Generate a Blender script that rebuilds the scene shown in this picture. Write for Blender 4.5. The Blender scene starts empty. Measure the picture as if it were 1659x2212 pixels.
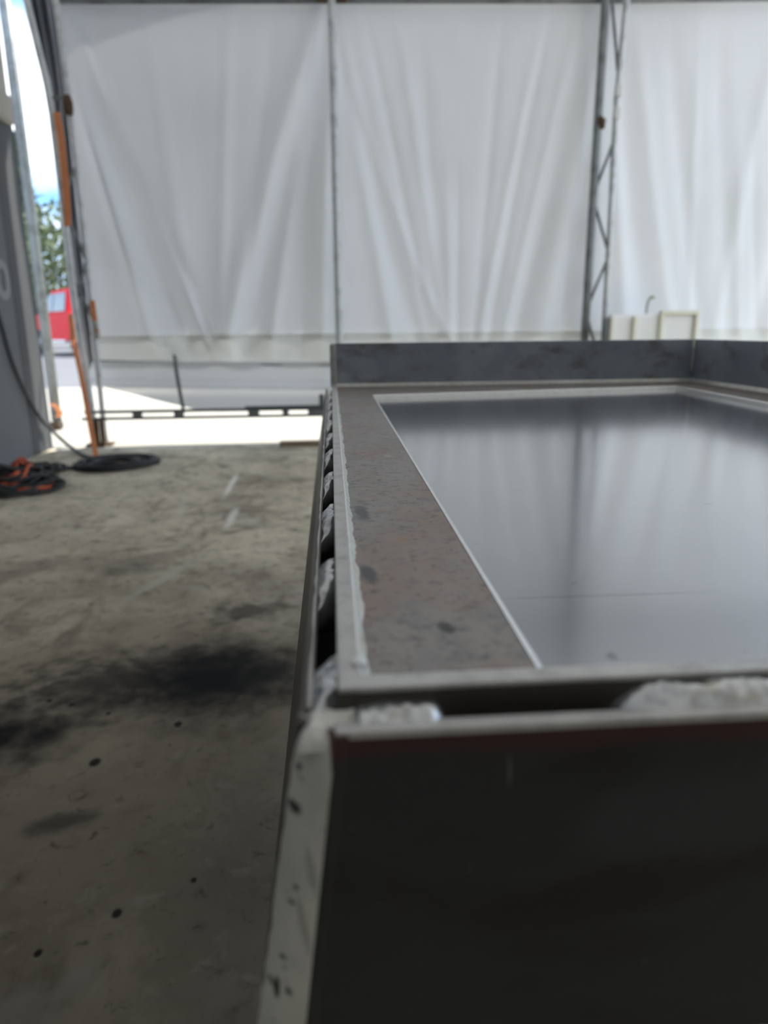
import bpy, bmesh, math, random
from mathutils import Vector, Matrix
random.seed(7)
scn = bpy.context.scene
COL = scn.collection

# ------------------------------------------------------------------ camera
CAM_Z = 0.70
def cam_basis(pitch=14.5, yaw=4.0, roll=0.6):
    p, y, r = math.radians(pitch), math.radians(yaw), math.radians(roll)
    f = Vector((math.sin(y)*math.cos(p), math.cos(y)*math.cos(p), -math.sin(p)))
    R = Vector((math.cos(y), -math.sin(y), 0)); U = R.cross(f)
    return f, R*math.cos(r)-U*math.sin(r), U*math.cos(r)+R*math.sin(r)
cf, cR, cU = cam_basis()
cd = bpy.data.cameras.new('camera'); cam = bpy.data.objects.new('camera', cd); COL.objects.link(cam)
cam.matrix_world = Matrix(((cR.x, cU.x, -cf.x, 0), (cR.y, cU.y, -cf.y, 0), (cR.z, cU.z, -cf.z, CAM_Z), (0, 0, 0, 1)))
cd.sensor_fit = 'VERTICAL'; cd.sensor_height = 9.8; cd.sensor_width = 7.35
cd.lens = 1535.0/2212.0*9.8
cd.clip_start = 0.01; cd.clip_end = 400
cd.dof.use_dof = True; cd.dof.focus_distance = 0.50; cd.dof.aperture_fstop = 1.8
scn.camera = cam

# ------------------------------------------------------------------ world: broken cloud over blue
wd = bpy.data.worlds.new('sky'); scn.world = wd; wd.use_nodes = True
nt = wd.node_tree; nt.nodes.clear()
wo = nt.nodes.new('ShaderNodeOutputWorld'); bg = nt.nodes.new('ShaderNodeBackground')
tc = nt.nodes.new('ShaderNodeTexCoord'); mp = nt.nodes.new('ShaderNodeMapping')
nz = nt.nodes.new('ShaderNodeTexNoise'); rp = nt.nodes.new('ShaderNodeValToRGB')
mp.inputs['Location'].default_value = (0.9, 0.4, 0.3); mp.inputs['Scale'].default_value = (1, 1, 2.2)
nz.inputs['Scale'].default_value = 3.4; nz.inputs['Detail'].default_value = 6; nz.inputs['Roughness'].default_value = 0.55
rp.color_ramp.elements[0].position = 0.40; rp.color_ramp.elements[0].color = (0.20, 0.46, 0.82, 1)
rp.color_ramp.elements[1].position = 0.56; rp.color_ramp.elements[1].color = (0.92, 0.96, 1.0, 1)
nt.links.new(tc.outputs['Generated'], mp.inputs['Vector']); nt.links.new(mp.outputs[0], nz.inputs['Vector'])
nt.links.new(nz.outputs['Fac'], rp.inputs['Fac']); nt.links.new(rp.outputs[0], bg.inputs['Color'])
bg.inputs['Strength'].default_value = 1.0
nt.links.new(bg.outputs[0], wo.inputs['Surface'])

# sun: behind the tarp wall, slightly from the right
sd = bpy.data.lights.new('sun', 'SUN'); sun = bpy.data.objects.new('sun', sd); COL.objects.link(sun)
sd.energy = 4.0; sd.angle = math.radians(1.2); sd.color = (1.0, 0.95, 0.87)
sun.rotation_euler = Vector((-0.30, -0.47, -0.83)).to_track_quat('-Z', 'Y').to_euler()
sun.location = (-3, 12, 10)

scn.view_settings.view_transform = 'Standard'; scn.view_settings.look = 'None'
scn.view_settings.exposure = 1.25; scn.view_settings.gamma = 1.0; scn.view_settings.use_curve_mapping = False

# ------------------------------------------------------------------ helpers
def tag(o, label=None, cat=None, group=None, kind=None):
    if label: o['label'] = label
    if cat: o['category'] = cat
    if group: o['group'] = group
    if kind: o['kind'] = kind
    return o
def empty(name, loc=(0, 0, 0)):
    o = bpy.data.objects.new(name, None); COL.objects.link(o); o.location = loc; o.empty_display_size = 0.1
    return o
class MB:
    """collects geometry in world coordinates, builds one mesh object"""
    def __init__(s): s.v = []; s.f = []
    def add(s, vs, fs):
        n = len(s.v); s.v += [tuple(v) for v in vs]; s.f += [tuple(i+n for i in f) for f in fs]; return s
    def box(s, a, b):
        (x0, y0, z0), (x1, y1, z1) = a, b
        return s.add([(x0,y0,z0),(x1,y0,z0),(x1,y1,z0),(x0,y1,z0),(x0,y0,z1),(x1,y0,z1),(x1,y1,z1),(x0,y1,z1)],
                     [(0,3,2,1),(4,5,6,7),(0,1,5,4),(1,2,6,5),(2,3,7,6),(3,0,4,7)])
    def hexa(s, bot, top):
        n = len(bot); vs = list(bot)+list(top)
        fs = [tuple(range(n-1, -1, -1)), tuple(range(n, 2*n))]+[(i, (i+1) % n, n+(i+1) % n, n+i) for i in range(n)]
        return s.add(vs, fs)
    def tube(s, pts, r, seg=10, closed=False, flat=1.0):
        pts = [Vector(p) for p in pts]; n = len(pts); rs = r if isinstance(r, (list, tuple)) else [r]*n
        vs = []; prev = None
        for i, p in enumerate(pts):
            if closed: d = pts[(i+1) % n]-pts[i-1]
            else: d = pts[min(i+1, n-1)]-pts[max(i-1, 0)]
            d = d.normalized() if d.length > 1e-9 else Vector((0, 0, 1))
            if prev is None:
                a = Vector((0, 0, 1)) if abs(d.z) < 0.9 else Vector((1, 0, 0)); u = d.cross(a).normalized()
            else:
                u = (prev-d*prev.dot(d)); u = u.normalized() if u.length > 1e-6 else d.orthogonal().normalized()
            prev = u; w = d.cross(u)
            for k in range(seg):
                t = 2*math.pi*k/seg; vs.append(p+u*(rs[i]*math.cos(t))+w*(rs[i]*flat*math.sin(t)))
        fs = []; m = n if closed else n-1
        for i in range(m):
            a = i*seg; b = ((i+1) % n)*seg
            for k in range(seg): fs.append((a+k, a+(k+1) % seg, b+(k+1) % seg, b+k))
        if not closed: fs += [tuple(range(seg-1, -1, -1)), tuple(range((n-1)*seg, n*seg))]
        return s.add(vs, fs)
    def ribbon(s, pts, side, th=0.003):
        """flat strap: side = half-width vector, thickness th"""
        pts = [Vector(p) for p in pts]; side = Vector(side)
        vs = []
        for i, p in enumerate(pts):
            d = (pts[min(i+1, len(pts)-1)]-pts[max(i-1, 0)]).normalized(); nrm = d.cross(side).normalized()*th
            vs += [p-side-nrm, p+side-nrm, p+side+nrm, p-side+nrm]
        fs = []
        for i in range(len(pts)-1):
            a = i*4; b = a+4
            for k in range(4): fs.append((a+k, a+(k+1) % 4, b+(k+1) % 4, b+k))
        fs += [(3, 2, 1, 0), tuple(range(len(vs)-4, len(vs)))]
        return s.add(vs, fs)
    def grid(s, fn, nu, nv):
        vs = [fn(i/nu, j/nv) for j in range(nv+1) for i in range(nu+1)]
        fs = [(j*(nu+1)+i, j*(nu+1)+i+1, (j+1)*(nu+1)+i+1, (j+1)*(nu+1)+i) for j in range(nv) for i in range(nu)]
        return s.add(vs, fs)
    def build(s, name, m, parent=None, smooth=False, bevel=0, seg=2):
        me = bpy.data.meshes.new(name); org = Vector((0, 0, 0))
        if parent is not None:
            p = parent
            while p is not None: org += p.location; p = p.parent
        else:
            xs = [v[0] for v in s.v]; ys = [v[1] for v in s.v]; zs = [v[2] for v in s.v]
            org = Vector(((min(xs)+max(xs))/2, (min(ys)+max(ys))/2, min(zs)))
        me.from_pydata([tuple(Vector(v)-org) for v in s.v], [], s.f); me.validate()
        bm = bmesh.new(); bm.from_mesh(me); bmesh.ops.recalc_face_normals(bm, faces=bm.faces)
        if bevel:
            es = [e for e in bm.edges if len(e.link_faces) == 2 and e.calc_face_angle(0) > 0.5]
            bmesh.ops.bevel(bm, geom=es, offset=bevel, segments=seg, profile=0.5, affect='EDGES', clamp_overlap=True)
        bm.to_mesh(me); bm.free()
        if smooth:
            for p in me.polygons: p.use_smooth = True
        me.materials.append(m)
        o = bpy.data.objects.new(name, me); COL.objects.link(o)
        if parent is not None: o.parent = parent
        else: o.location = org
        return o
def hnoise(*a):
    t = math.sin(sum(x*k for x, k in zip(a, (12.9898, 78.233, 37.719))))*43758.5453
    return t-math.floor(t)
def vnoise(x, y):
    xi, yi = math.floor(x), math.floor(y); fx, fy = x-xi, y-yi
    fx = fx*fx*(3-2*fx); fy = fy*fy*(3-2*fy)
    a, b, c, d = hnoise(xi, yi), hnoise(xi+1, yi), hnoise(xi, yi+1), hnoise(xi+1, yi+1)
    return (a*(1-fx)+b*fx)*(1-fy)+(c*(1-fx)+d*fx)*fy

# ---- materials
def mat(name, col, rough=0.6, metal=0.0, spec=0.5, noise=None, bump=None):
    """noise: list of (scale, detail, lo, hi, colour, amount, stretch) layers mixed over the base colour"""
    m = bpy.data.materials.new(name); m.use_nodes = True; t = m.node_tree; b = t.nodes['Principled BSDF']
    b.inputs['Roughness'].default_value = rough; b.inputs['Metallic'].default_value = metal
    b.inputs['Specular IOR Level'].default_value = spec
    c = t.nodes.new('ShaderNodeRGB'); c.outputs[0].default_value = (*col, 1); out = c.outputs[0]
    g = t.nodes.new('ShaderNodeNewGeometry')
    for L in (noise or []):
        sc, det, lo, hi, c2, amt = L[:6]; st = L[6] if len(L) > 6 else (1, 1, 1)
        mpn = t.nodes.new('ShaderNodeMapping'); mpn.inputs['Scale'].default_value = st
        mpn.inputs['Location'].default_value = (sc*0.37, sc*0.11, det*0.3)
        t.links.new(g.outputs['Position'], mpn.inputs['Vector'])
        n = t.nodes.new('ShaderNodeTexNoise'); n.inputs['Scale'].default_value = sc; n.inputs['Detail'].default_value = det
        n.inputs['Roughness'].default_value = 0.6
        t.links.new(mpn.outputs[0], n.inputs['Vector'])
        r = t.nodes.new('ShaderNodeMapRange'); r.inputs['From Min'].default_value = lo; r.inputs['From Max'].default_value = hi
        r.inputs['To Max'].default_value = amt; t.links.new(n.outputs['Fac'], r.inputs['Value'])
        x = t.nodes.new('ShaderNodeMix'); x.data_type = 'RGBA'
        t.links.new(r.outputs[0], x.inputs['Factor']); t.links.new(out, x.inputs['A']); x.inputs['B'].default_value = (*c2, 1)
        out = x.outputs['Result']
    t.links.new(out, b.inputs['Base Color'])
    if bump:
        n = t.nodes.new('ShaderNodeTexNoise'); n.inputs['Scale'].default_value = bump[0]; n.inputs['Detail'].default_value = 5
        t.links.new(g.outputs['Position'], n.inputs['Vector'])
        bp = t.nodes.new('ShaderNodeBump'); bp.inputs['Strength'].default_value = bump[1]; bp.inputs['Distance'].default_value = bump[2]
        t.links.new(n.outputs['Fac'], bp.inputs['Height']); t.links.new(bp.outputs[0], b.inputs['Normal'])
    m['_col'] = 1
    return m
def layers(m, noise):
    t = m.node_tree; b = t.nodes['Principled BSDF']; out = b.inputs['Base Color'].links[0].from_socket
    g = t.nodes.new('ShaderNodeNewGeometry')
    for L in noise:
        sc, det, lo, hi, c2, amt = L[:6]; st = L[6] if len(L) > 6 else (1, 1, 1)
        mpn = t.nodes.new('ShaderNodeMapping'); mpn.inputs['Scale'].default_value = st
        mpn.inputs['Location'].default_value = (sc*0.53, sc*0.29, det*0.7); t.links.new(g.outputs['Position'], mpn.inputs['Vector'])
        n = t.nodes.new('ShaderNodeTexNoise'); n.inputs['Scale'].default_value = sc; n.inputs['Detail'].default_value = det
        n.inputs['Roughness'].default_value = 0.62; n.inputs['Distortion'].default_value = 0.6; t.links.new(mpn.outputs[0], n.inputs['Vector'])
        q = t.nodes.new('ShaderNodeMapRange'); q.inputs['From Min'].default_value = lo; q.inputs['From Max'].default_value = hi; q.inputs['To Max'].default_value = amt
        t.links.new(n.outputs['Fac'], q.inputs['Value'])
        x = t.nodes.new('ShaderNodeMix'); x.data_type = 'RGBA'; t.links.new(q.outputs[0], x.inputs['Factor']); t.links.new(out, x.inputs['A']); x.inputs['B'].default_value = (*c2, 1); out = x.outputs['Result']
    t.links.new(out, b.inputs['Base Color'])
def spots(m, items, plane='xy', soft=0.45):
    """stains and painted shade, each with its own shape: items (x, y, rx, ry, rot, colour, amount, noise_scale, noise_amount) in world x/y"""
    t = m.node_tree; b = t.nodes['Principled BSDF']; out = b.inputs['Base Color'].links[0].from_socket
    g = t.nodes.new('ShaderNodeNewGeometry')
    for (x, y, rx, ry, rot, col, amt, ns, na) in items:
        mp_ = t.nodes.new('ShaderNodeMapping'); mp_.vector_type = 'TEXTURE'
        mp_.inputs['Location'].default_value = (x, y, 0) if plane == 'xy' else (x, 0, y)
        mp_.inputs['Rotation'].default_value = (0, 0, rot) if plane == 'xy' else (0, -rot, 0)
        mp_.inputs['Scale'].default_value = (rx, ry, 1e3) if plane == 'xy' else (rx, 1e3, ry)
        t.links.new(g.outputs['Position'], mp_.inputs['Vector'])
        ln = t.nodes.new('ShaderNodeVectorMath'); ln.operation = 'LENGTH'; t.links.new(mp_.outputs[0], ln.inputs[0])
        n = t.nodes.new('ShaderNodeTexNoise'); n.inputs['Scale'].default_value = ns; n.inputs['Detail'].default_value = 5
        t.links.new(g.outputs['Position'], n.inputs['Vector'])
        ma = t.nodes.new('ShaderNodeMath'); ma.operation = 'MULTIPLY_ADD'; ma.inputs[1].default_value = na
        t.links.new(n.outputs['Fac'], ma.inputs[0]); t.links.new(ln.outputs['Value'], ma.inputs[2])
        r = t.nodes.new('ShaderNodeMapRange'); r.interpolation_type = 'SMOOTHSTEP'
        r.inputs['From Min'].default_value = soft+na*0.5; r.inputs['From Max'].default_value = 1.05+na*0.5
        r.inputs['To Min'].default_value = amt; r.inputs['To Max'].default_value = 0
        t.links.new(ma.outputs[0], r.inputs['Value'])
        xm = t.nodes.new('ShaderNodeMix'); xm.data_type = 'RGBA'; t.links.new(r.outputs[0], xm.inputs['Factor'])
        t.links.new(out, xm.inputs['A']); xm.inputs['B'].default_value = (*col, 1); out = xm.outputs['Result']
    t.links.new(out, b.inputs['Base Color'])
def fabric(name, col, trans, bumpamt=0.15, dirt=0.25):
    m = bpy.data.materials.new(name); m.use_nodes = True; t = m.node_tree; t.nodes.clear()
    o = t.nodes.new('ShaderNodeOutputMaterial'); d = t.nodes.new('ShaderNodeBsdfDiffuse'); tr = t.nodes.new('ShaderNodeBsdfTranslucent')
    mx = t.nodes.new('ShaderNodeMixShader'); mx.inputs[0].default_value = trans
    g = t.nodes.new('ShaderNodeNewGeometry'); n = t.nodes.new('ShaderNodeTexNoise'); n.inputs['Scale'].default_value = 1.6; n.inputs['Detail'].default_value = 4
    t.links.new(g.outputs['Position'], n.inputs['Vector'])
    r = t.nodes.new('ShaderNodeMapRange'); r.inputs['From Min'].default_value = 0.42; r.inputs['From Max'].default_value = 0.75; r.inputs['To Max'].default_value = dirt
    t.links.new(n.outputs['Fac'], r.inputs['Value'])
    x = t.nodes.new('ShaderNodeMix'); x.data_type = 'RGBA'; x.inputs['A'].default_value = (*col, 1); x.inputs['B'].default_value = (col[0]*.72, col[1]*.71, col[2]*.68, 1)
    t.links.new(r.outputs[0], x.inputs['Factor'])
    n2 = t.nodes.new('ShaderNodeTexNoise'); n2.inputs['Scale'].default_value = 9; n2.inputs['Detail'].default_value = 3; n2.inputs['Distortion'].default_value = 1.2
    mpn = t.nodes.new('ShaderNodeMapping'); mpn.inputs['Scale'].default_value = (1, 1, 0.3)
    t.links.new(g.outputs['Position'], mpn.inputs['Vector']); t.links.new(mpn.outputs[0], n2.inputs['Vector'])
    bp = t.nodes.new('ShaderNodeBump'); bp.inputs['Strength'].default_value = bumpamt; bp.inputs['Distance'].default_value = 0.03
    t.links.new(n2.outputs['Fac'], bp.inputs['Height'])
    for s in (d, tr): t.links.new(x.outputs['Result'], s.inputs['Color']); t.links.new(bp.outputs[0], s.inputs['Normal'])
    t.links.new(d.outputs[0], mx.inputs[1]); t.links.new(tr.outputs[0], mx.inputs[2]); t.links.new(mx.outputs[0], o.inputs['Surface'])
    return m

M = {}
M['floor'] = mat('dirty_concrete', (0.67, 0.605, 0.475), 0.8, spec=0.12, noise=[
    (1.3, 6, 0.42, 0.72, (0.42, 0.365, 0.28), 0.6), (3.7, 6, 0.48, 0.70, (0.42, 0.37, 0.29), 0.5),
    (11, 5, 0.56, 0.72, (0.28, 0.235, 0.175), 0.5), (2.2, 5, 0.58, 0.72, (0.44, 0.42, 0.36), 0.6, (1, 0.5, 1)),
    (5.5, 6, 0.52, 0.66, (0.30, 0.255, 0.19), 0.4, (1, .7, 1)), (24, 6, 0.54, 0.68, (0.13, 0.105, 0.08), 0.55), (16, 5, 0.60, 0.70, (0.50, 0.46, 0.38), 0.45), (60, 3, 0.66, 0.74, (0.05, 0.045, 0.04), 0.8)], bump=(35, 0.07, 0.004))
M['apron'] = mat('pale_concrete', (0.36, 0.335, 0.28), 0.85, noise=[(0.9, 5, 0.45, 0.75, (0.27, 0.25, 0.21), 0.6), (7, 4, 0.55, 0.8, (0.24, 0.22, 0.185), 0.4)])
M['asphalt'] = mat('grey_asphalt', (0.135, 0.135, 0.145), 0.9, noise=[(0.6, 5, 0.4, 0.7, (0.105, 0.105, 0.11), 0.6)])
M['tarp'] = fabric('white_tarp', (0.765, 0.785, 0.81), 0.065)
M['tarp_band'] = fabric('yellowed_tarp_band', (0.78, 0.785, 0.75), 0.075)
M['tarp_side'] = fabric('grey_bunched_tarp', (0.17, 0.175, 0.19), 0.02, 0.3)
M['roof'] = fabric('roof_tarp', (0.74, 0.74, 0.74), 0.085)
M['galv'] = mat('galvanised_tube', (0.66, 0.68, 0.685), 0.45, 0.25, noise=[(14, 5, 0.45, 0.7, (0.36, 0.375, 0.375), 0.7), (40, 4, 0.62, 0.75, (0.20, 0.14, 0.09), 0.6)])
M['galv_dark'] = mat('weathered_dark_tube', (0.24, 0.26, 0.265), 0.5, 0.3, noise=[(10, 5, 0.45, 0.7, (0.10, 0.10, 0.10), 0.7)])
M['rust'] = mat('rusty_clamp', (0.11, 0.065, 0.035), 0.85, 0.1, noise=[(40, 4, 0.45, 0.7, (0.05, 0.035, 0.025), 0.8)])
M['black'] = mat('black_rubber', (0.022, 0.022, 0.024), 0.65)
M['cable_grey'] = mat('dark_grey_cable', (0.075, 0.078, 0.082), 0.6)
M['orange'] = mat('orange_webbing', (0.80, 0.31, 0.14), 0.8, spec=0.2, noise=[(25, 3, 0.4, 0.7, (0.68, 0.24, 0.10), 0.6)])
M['orange_cord'] = mat('orange_cord', (0.55, 0.10, 0.04), 0.6)
M['zinc'] = mat('zinc_buckle', (0.62, 0.62, 0.58), 0.4, 0.6)
M['wallgrey'] = mat('grey_painted_panel', (0.155, 0.165, 0.175), 0.7, spec=0.3, noise=[(2.5, 5, 0.4, 0.7, (0.185, 0.195, 0.205), 0.6), (14, 4, 0.6, 0.75, (0.12, 0.125, 0.13), 0.5)])
M['walldark'] = mat('dark_grey_trim', (0.10, 0.105, 0.11), 0.7, spec=0.3)
M['beige'] = mat('beige_painted_frame', (0.46, 0.44, 0.385), 0.6, noise=[(5, 4, 0.45, 0.7, (0.36, 0.34, 0.29), 0.5)])
M['glass'] = mat('dark_teal_glass', (0.03, 0.05, 0.055), 0.12, spec=0.6)
M['paint_white'] = mat('white_paint_mark', (0.27, 0.28, 0.29), 0.7)
M['backwall'] = mat('grey_back_wall', (0.42, 0.42, 0.41), 0.85)
M['plastic'] = mat('translucent_white_plastic', (0.90, 0.89, 0.87), 0.45)
M['plastic_cream'] = mat('cream_plastic', (0.82, 0.80, 0.66), 0.5)
M['wood'] = mat('weathered_wood', (0.26, 0.19, 0.12), 0.8, noise=[(9, 5, 0.4, 0.7, (0.16, 0.115, 0.07), 0.7, (1, 6, 6))])
M['olive'] = mat('dry_brass_fitting', (0.30, 0.28, 0.16), 0.6)
# steel of the tray table
M['strip'] = mat('brown_mill_scale', (0.31, 0.28, 0.262), 0.42, 0.4, noise=[
    (22, 6, 0.42, 0.66, (0.29, 0.20, 0.155), 0.8, (1, 0.6, 1)), (55, 6, 0.5, 0.7, (0.21, 0.215, 0.225), 0.75),
    (140, 6, 0.52, 0.66, (0.13, 0.12, 0.12), 0.6), (240, 4, 0.58, 0.70, (0.06, 0.057, 0.06), 0.75), (30, 3, 0.66, 0.71, (0.06, 0.062, 0.07), 0.8), (70, 4, 0.62, 0.72, (0.36, 0.19, 0.09), 0.55)], bump=(300, 0.15, 0.0006))
M['deck'] = mat('blue_grey_rolled_steel', (0.34, 0.355, 0.375), 0.16, 0.9, noise=[
    (3.2, 5, 0.42, 0.7, (0.27, 0.285, 0.31), 0.7), (9, 4, 0.55, 0.75, (0.40, 0.40, 0.41), 0.6, (0.4, 1, 1)), (95, 3, 0.70, 0.76, (0.05, 0.05, 0.055), 0.7)], bump=(6, 0.04, 0.01))
M['deck'].node_tree.nodes['Principled BSDF'].inputs['Coat Weight'].default_value = 1.0
M['deck'].node_tree.nodes['Principled BSDF'].inputs['Coat Roughness'].default_value = 0.12
M['wallsteel'] = mat('blue_black_mill_scale', (0.30, 0.335, 0.39), 0.40, 0.25, noise=[
    (9, 6, 0.45, 0.68, (0.44, 0.49, 0.54), 0.8), (17, 6, 0.52, 0.72, (0.15, 0.135, 0.125), 0.85, (1, 1, 1.8)), (30, 4, 0.6, 0.75, (0.36, 0.37, 0.38), 0.5)])
M['shell'] = mat('black_rolled_steel', (0.038, 0.040, 0.044), 0.42, 0.3, spec=0.4, noise=[
    (14, 5, 0.5, 0.72, (0.026, 0.023, 0.022), 0.8, (1, 1, 2.2)), (40, 5, 0.58, 0.75, (0.040, 0.032, 0.028), 0.6), (420, 2, 0.74, 0.77, (0.2, 0.2, 0.2), 0.5)])
M['shell_side'] = mat('brown_rolled_steel', (0.085, 0.076, 0.066), 0.5, 0.4, noise=[(20, 5, 0.45, 0.7, (0.055, 0.05, 0.046), 0.7)])
M['ground'] = mat('ground_steel', (0.58, 0.57, 0.555), 0.42, 0.55, noise=[(60, 5, 0.45, 0.68, (0.34, 0.33, 0.32), 0.7), (350, 3, 0.45, 0.7, (0.62, 0.61, 0.59), 0.6)], bump=(900, 0.2, 0.0003))
M['ground_pit'] = mat('ground_weld_with_pits', (0.76, 0.75, 0.69), 0.5, 0.25, noise=[(45, 5, 0.45, 0.68, (0.58, 0.58, 0.55), 0.7), (130, 2, 0.66, 0.72, (0.035, 0.035, 0.04), 0.9)])
M['bright'] = mat('bright_ground_edge', (0.88, 0.88, 0.87), 0.35, 0.5, noise=[(120, 4, 0.5, 0.75, (0.68, 0.66, 0.64), 0.6)])
M['weld'] = mat('weld_metal', (0.68, 0.69, 0.70), 0.24, 0.75, noise=[(180, 4, 0.45, 0.65, (0.36, 0.37, 0.40), 0.8), (90, 3, 0.62, 0.72, (0.40, 0.33, 0.20), 0.5)])
M['fillet'] = mat('fillet_weld_metal', (0.66, 0.65, 0.60), 0.4, 0.45, noise=[(160, 4, 0.45, 0.7, (0.46, 0.45, 0.40), 0.7), (25, 3, 0.64, 0.72, (0.45, 0.40, 0.22), 0.5)])
M['spatter'] = mat('bright_spatter', (0.95, 0.95, 0.93), 0.5)
M['red'] = mat('red_car_paint', (0.66, 0.012, 0.022), 0.5, spec=0.2)
M['carglass'] = mat('car_glass', (0.16, 0.20, 0.24), 0.08, spec=0.8)
M['tyre'] = mat('tyre_rubber', (0.03, 0.03, 0.032), 0.8)
M['chrome'] = mat('chrome_trim', (0.75, 0.75, 0.76), 0.2, 0.9)
M['lampglass'] = mat('headlamp_white', (0.85, 0.85, 0.86), 0.2)
M['leaf'] = mat('tree_leaves', (0.10, 0.14, 0.055), 0.8, noise=[(1.1, 4, 0.4, 0.7, (0.20, 0.22, 0.12), 0.8)])
M['conifer'] = mat('conifer_needles', (0.05, 0.075, 0.04), 0.85, noise=[(1.5, 4, 0.4, 0.7, (0.10, 0.12, 0.07), 0.7)])
M['bark'] = mat('bark', (0.13, 0.10, 0.075), 0.9)
spots(M['floor'], [   # working-area grime; also paints the light fall-off into the near floor
    (-0.55, 1.10, 1.55, 1.45, 0.2, (0.165, 0.138, 0.102), 0.80, 2.2, 0.9),
    (-0.45, 0.55, 1.1, 0.80, 0.2, (0.115, 0.096, 0.072), 0.72, 3.0, 0.9)], soft=0.15)
layers(M['floor'], [
    (2.6, 6, 0.50, 0.68, (0.10, 0.085, 0.066), 0.55), (4.5, 6, 0.55, 0.72, (0.27, 0.24, 0.175), 0.65, (1, .8, 1)), (8, 6, 0.54, 0.68, (0.085, 0.068, 0.052), 0.5, (1, .6, 1)),
    (22, 5, 0.57, 0.70, (0.26, 0.235, 0.185), 0.45), (30, 5, 0.60, 0.70, (0.05, 0.043, 0.035), 0.6)])
spots(M['floor'], [
    (-0.62, 2.10, 0.14, 0.07, 0.1, (0.10, 0.10, 0.09), 0.5, 14, 1.8), (-0.24, 1.72, 0.17, 0.09, 0.3, (0.05, 0.045, 0.04), 0.8, 22, 2.0),
    (-0.44, 1.37, 0.36, 0.18, 0.05, (0.045, 0.038, 0.032), 0.85, 26, 2.0), (-0.18, 1.36, 0.26, 0.18, 0.0, (0.035, 0.033, 0.03), 0.8, 26, 1.6),
    (-0.275, 1.385, 0.25, 0.27, 0.0, (0.008, 0.008, 0.009), 0.99, 16, 0.9), (-0.62, 1.16, 0.24, 0.16, 0.4, (0.008, 0.008, 0.009), 0.97, 18, 1.1),
    (-0.42, 0.93, 0.08, 0.03, 0.3, (0.03, 0.03, 0.026), 0.7, 26, 1.6)], soft=0.1)
spots(M['floor'], [
    (-0.485, 3.30, 0.020, 0.34, 0.02, (0.80, 0.77, 0.70), 0.95, 16, 1.0), (-0.40, 2.68, 0.026, 0.20, 0.0, (0.76, 0.73, 0.66), 0.9, 18, 1.1),
    (-0.33, 2.62, 0.05, 0.16, 0.5, (0.58, 0.55, 0.48), 0.5, 18, 1.6), (-0.64, 2.98, 0.024, 0.25, 0.1, (0.60, 0.56, 0.48), 0.5, 18, 1.2),
    (-0.50, 2.02, 0.030, 0.30, -0.35, (0.45, 0.43, 0.37), 0.65, 14, 1.4), (-0.40, 1.92, 0.07, 0.015, 0.15, (0.36, 0.34, 0.30), 0.6, 24, 1.0),
    (-0.55, 0.80, 0.18, 0.018, 0.05, (0.30, 0.27, 0.23), 0.55, 20, 1.4), (-0.35, 0.62, 0.10, 0.05, 0.6, (0.22, 0.20, 0.17), 0.5, 26, 1.8)], soft=0.2)
spots(M['floor'], [(x, y, q, q*1.3, 0.0, (0.01, 0.01, 0.01), 0.95, 30, 0.3) for x, y, q in ((-0.415, 1.082, .012), (-0.285, 0.752, .008), (-0.36, 0.70, .006), (-0.20, 0.80, .005), (-0.52, 1.28, .006), (-0.57, 1.30, .007), (-0.30, 1.19, .010), (-0.44, 1.24, .006))])
spots(M['strip'], [(0.0385, 0.236, 0.0040, 0.0065, 0.2, (0.035, 0.036, 0.040), 0.9, 300, 0.8),
    (0.0135, 0.297, 0.0045, 0.016, 0.12, (0.06, 0.063, 0.072), 0.9, 90, 0.5),
    (0.0150, 0.405, 0.005, 0.022, 0.1, (0.06, 0.063, 0.072), 0.8, 90, 0.7),
    (0.045, 0.595, 0.004, 0.008, 0.1, (0.4, 0.38, 0.36), 0.7, 200, 0.6)])
spots(M['deck'], [(0.112, 0.2775, 0.062, 0.0009, -0.012, (0.10, 0.085, 0.05), 0.8, 60, 0.3),
    (0.44, 0.58, 0.035, 0.012, 0.0, (0.06, 0.06, 0.065), 0.7, 60, 0.9)])

DK = (0.03, 0.03, 0.034)
spots(M['ground_pit'], [(-0.0145, 0.5655, 0.0030, 0.0026, 0.3, DK, 0.95, 260, 0.9), (-0.0150, 0.5400, 0.0012, 0.0012, 0, DK, 0.9, 300, 0.6), (-0.0165, 0.5345, 0.0013, 0.0011, 0, DK, 0.9, 300, 0.6),
    (-0.0200, 0.5140, 0.0014, 0.0013, 0, DK, 0.95, 300, 0.5), (-0.0225, 0.5020, 0.0014, 0.0045, -.1, DK, 0.95, 300, 0.8), (-0.010, 0.548, 0.0016, 0.012, .15, (0.3, 0.3, 0.3), 0.5, 220, 1.6), (-0.013, 0.528, 0.0016, 0.012, .15, (0.3, 0.3, 0.3), 0.5, 220, 1.6)], 'xz')
spots(M['shell'], [(0.07, 0.592, 0.16, 0.011, 0.0, (0.085, 0.030, 0.026), 0.75, 60, 0.9), (0.0475, 0.577, 0.0007, 0.006, 0.03, (0.16, 0.16, 0.165), 0.7, 200, 0.3),
    (0.09, 0.535, 0.06, 0.012, 0.2, (0.028, 0.022, 0.02), 0.7, 60, 1.3), (0.12, 0.56, 0.07, 0.02, 0.1, (0.065, 0.068, 0.078), 0.6, 40, 1.0)], 'xz')
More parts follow.
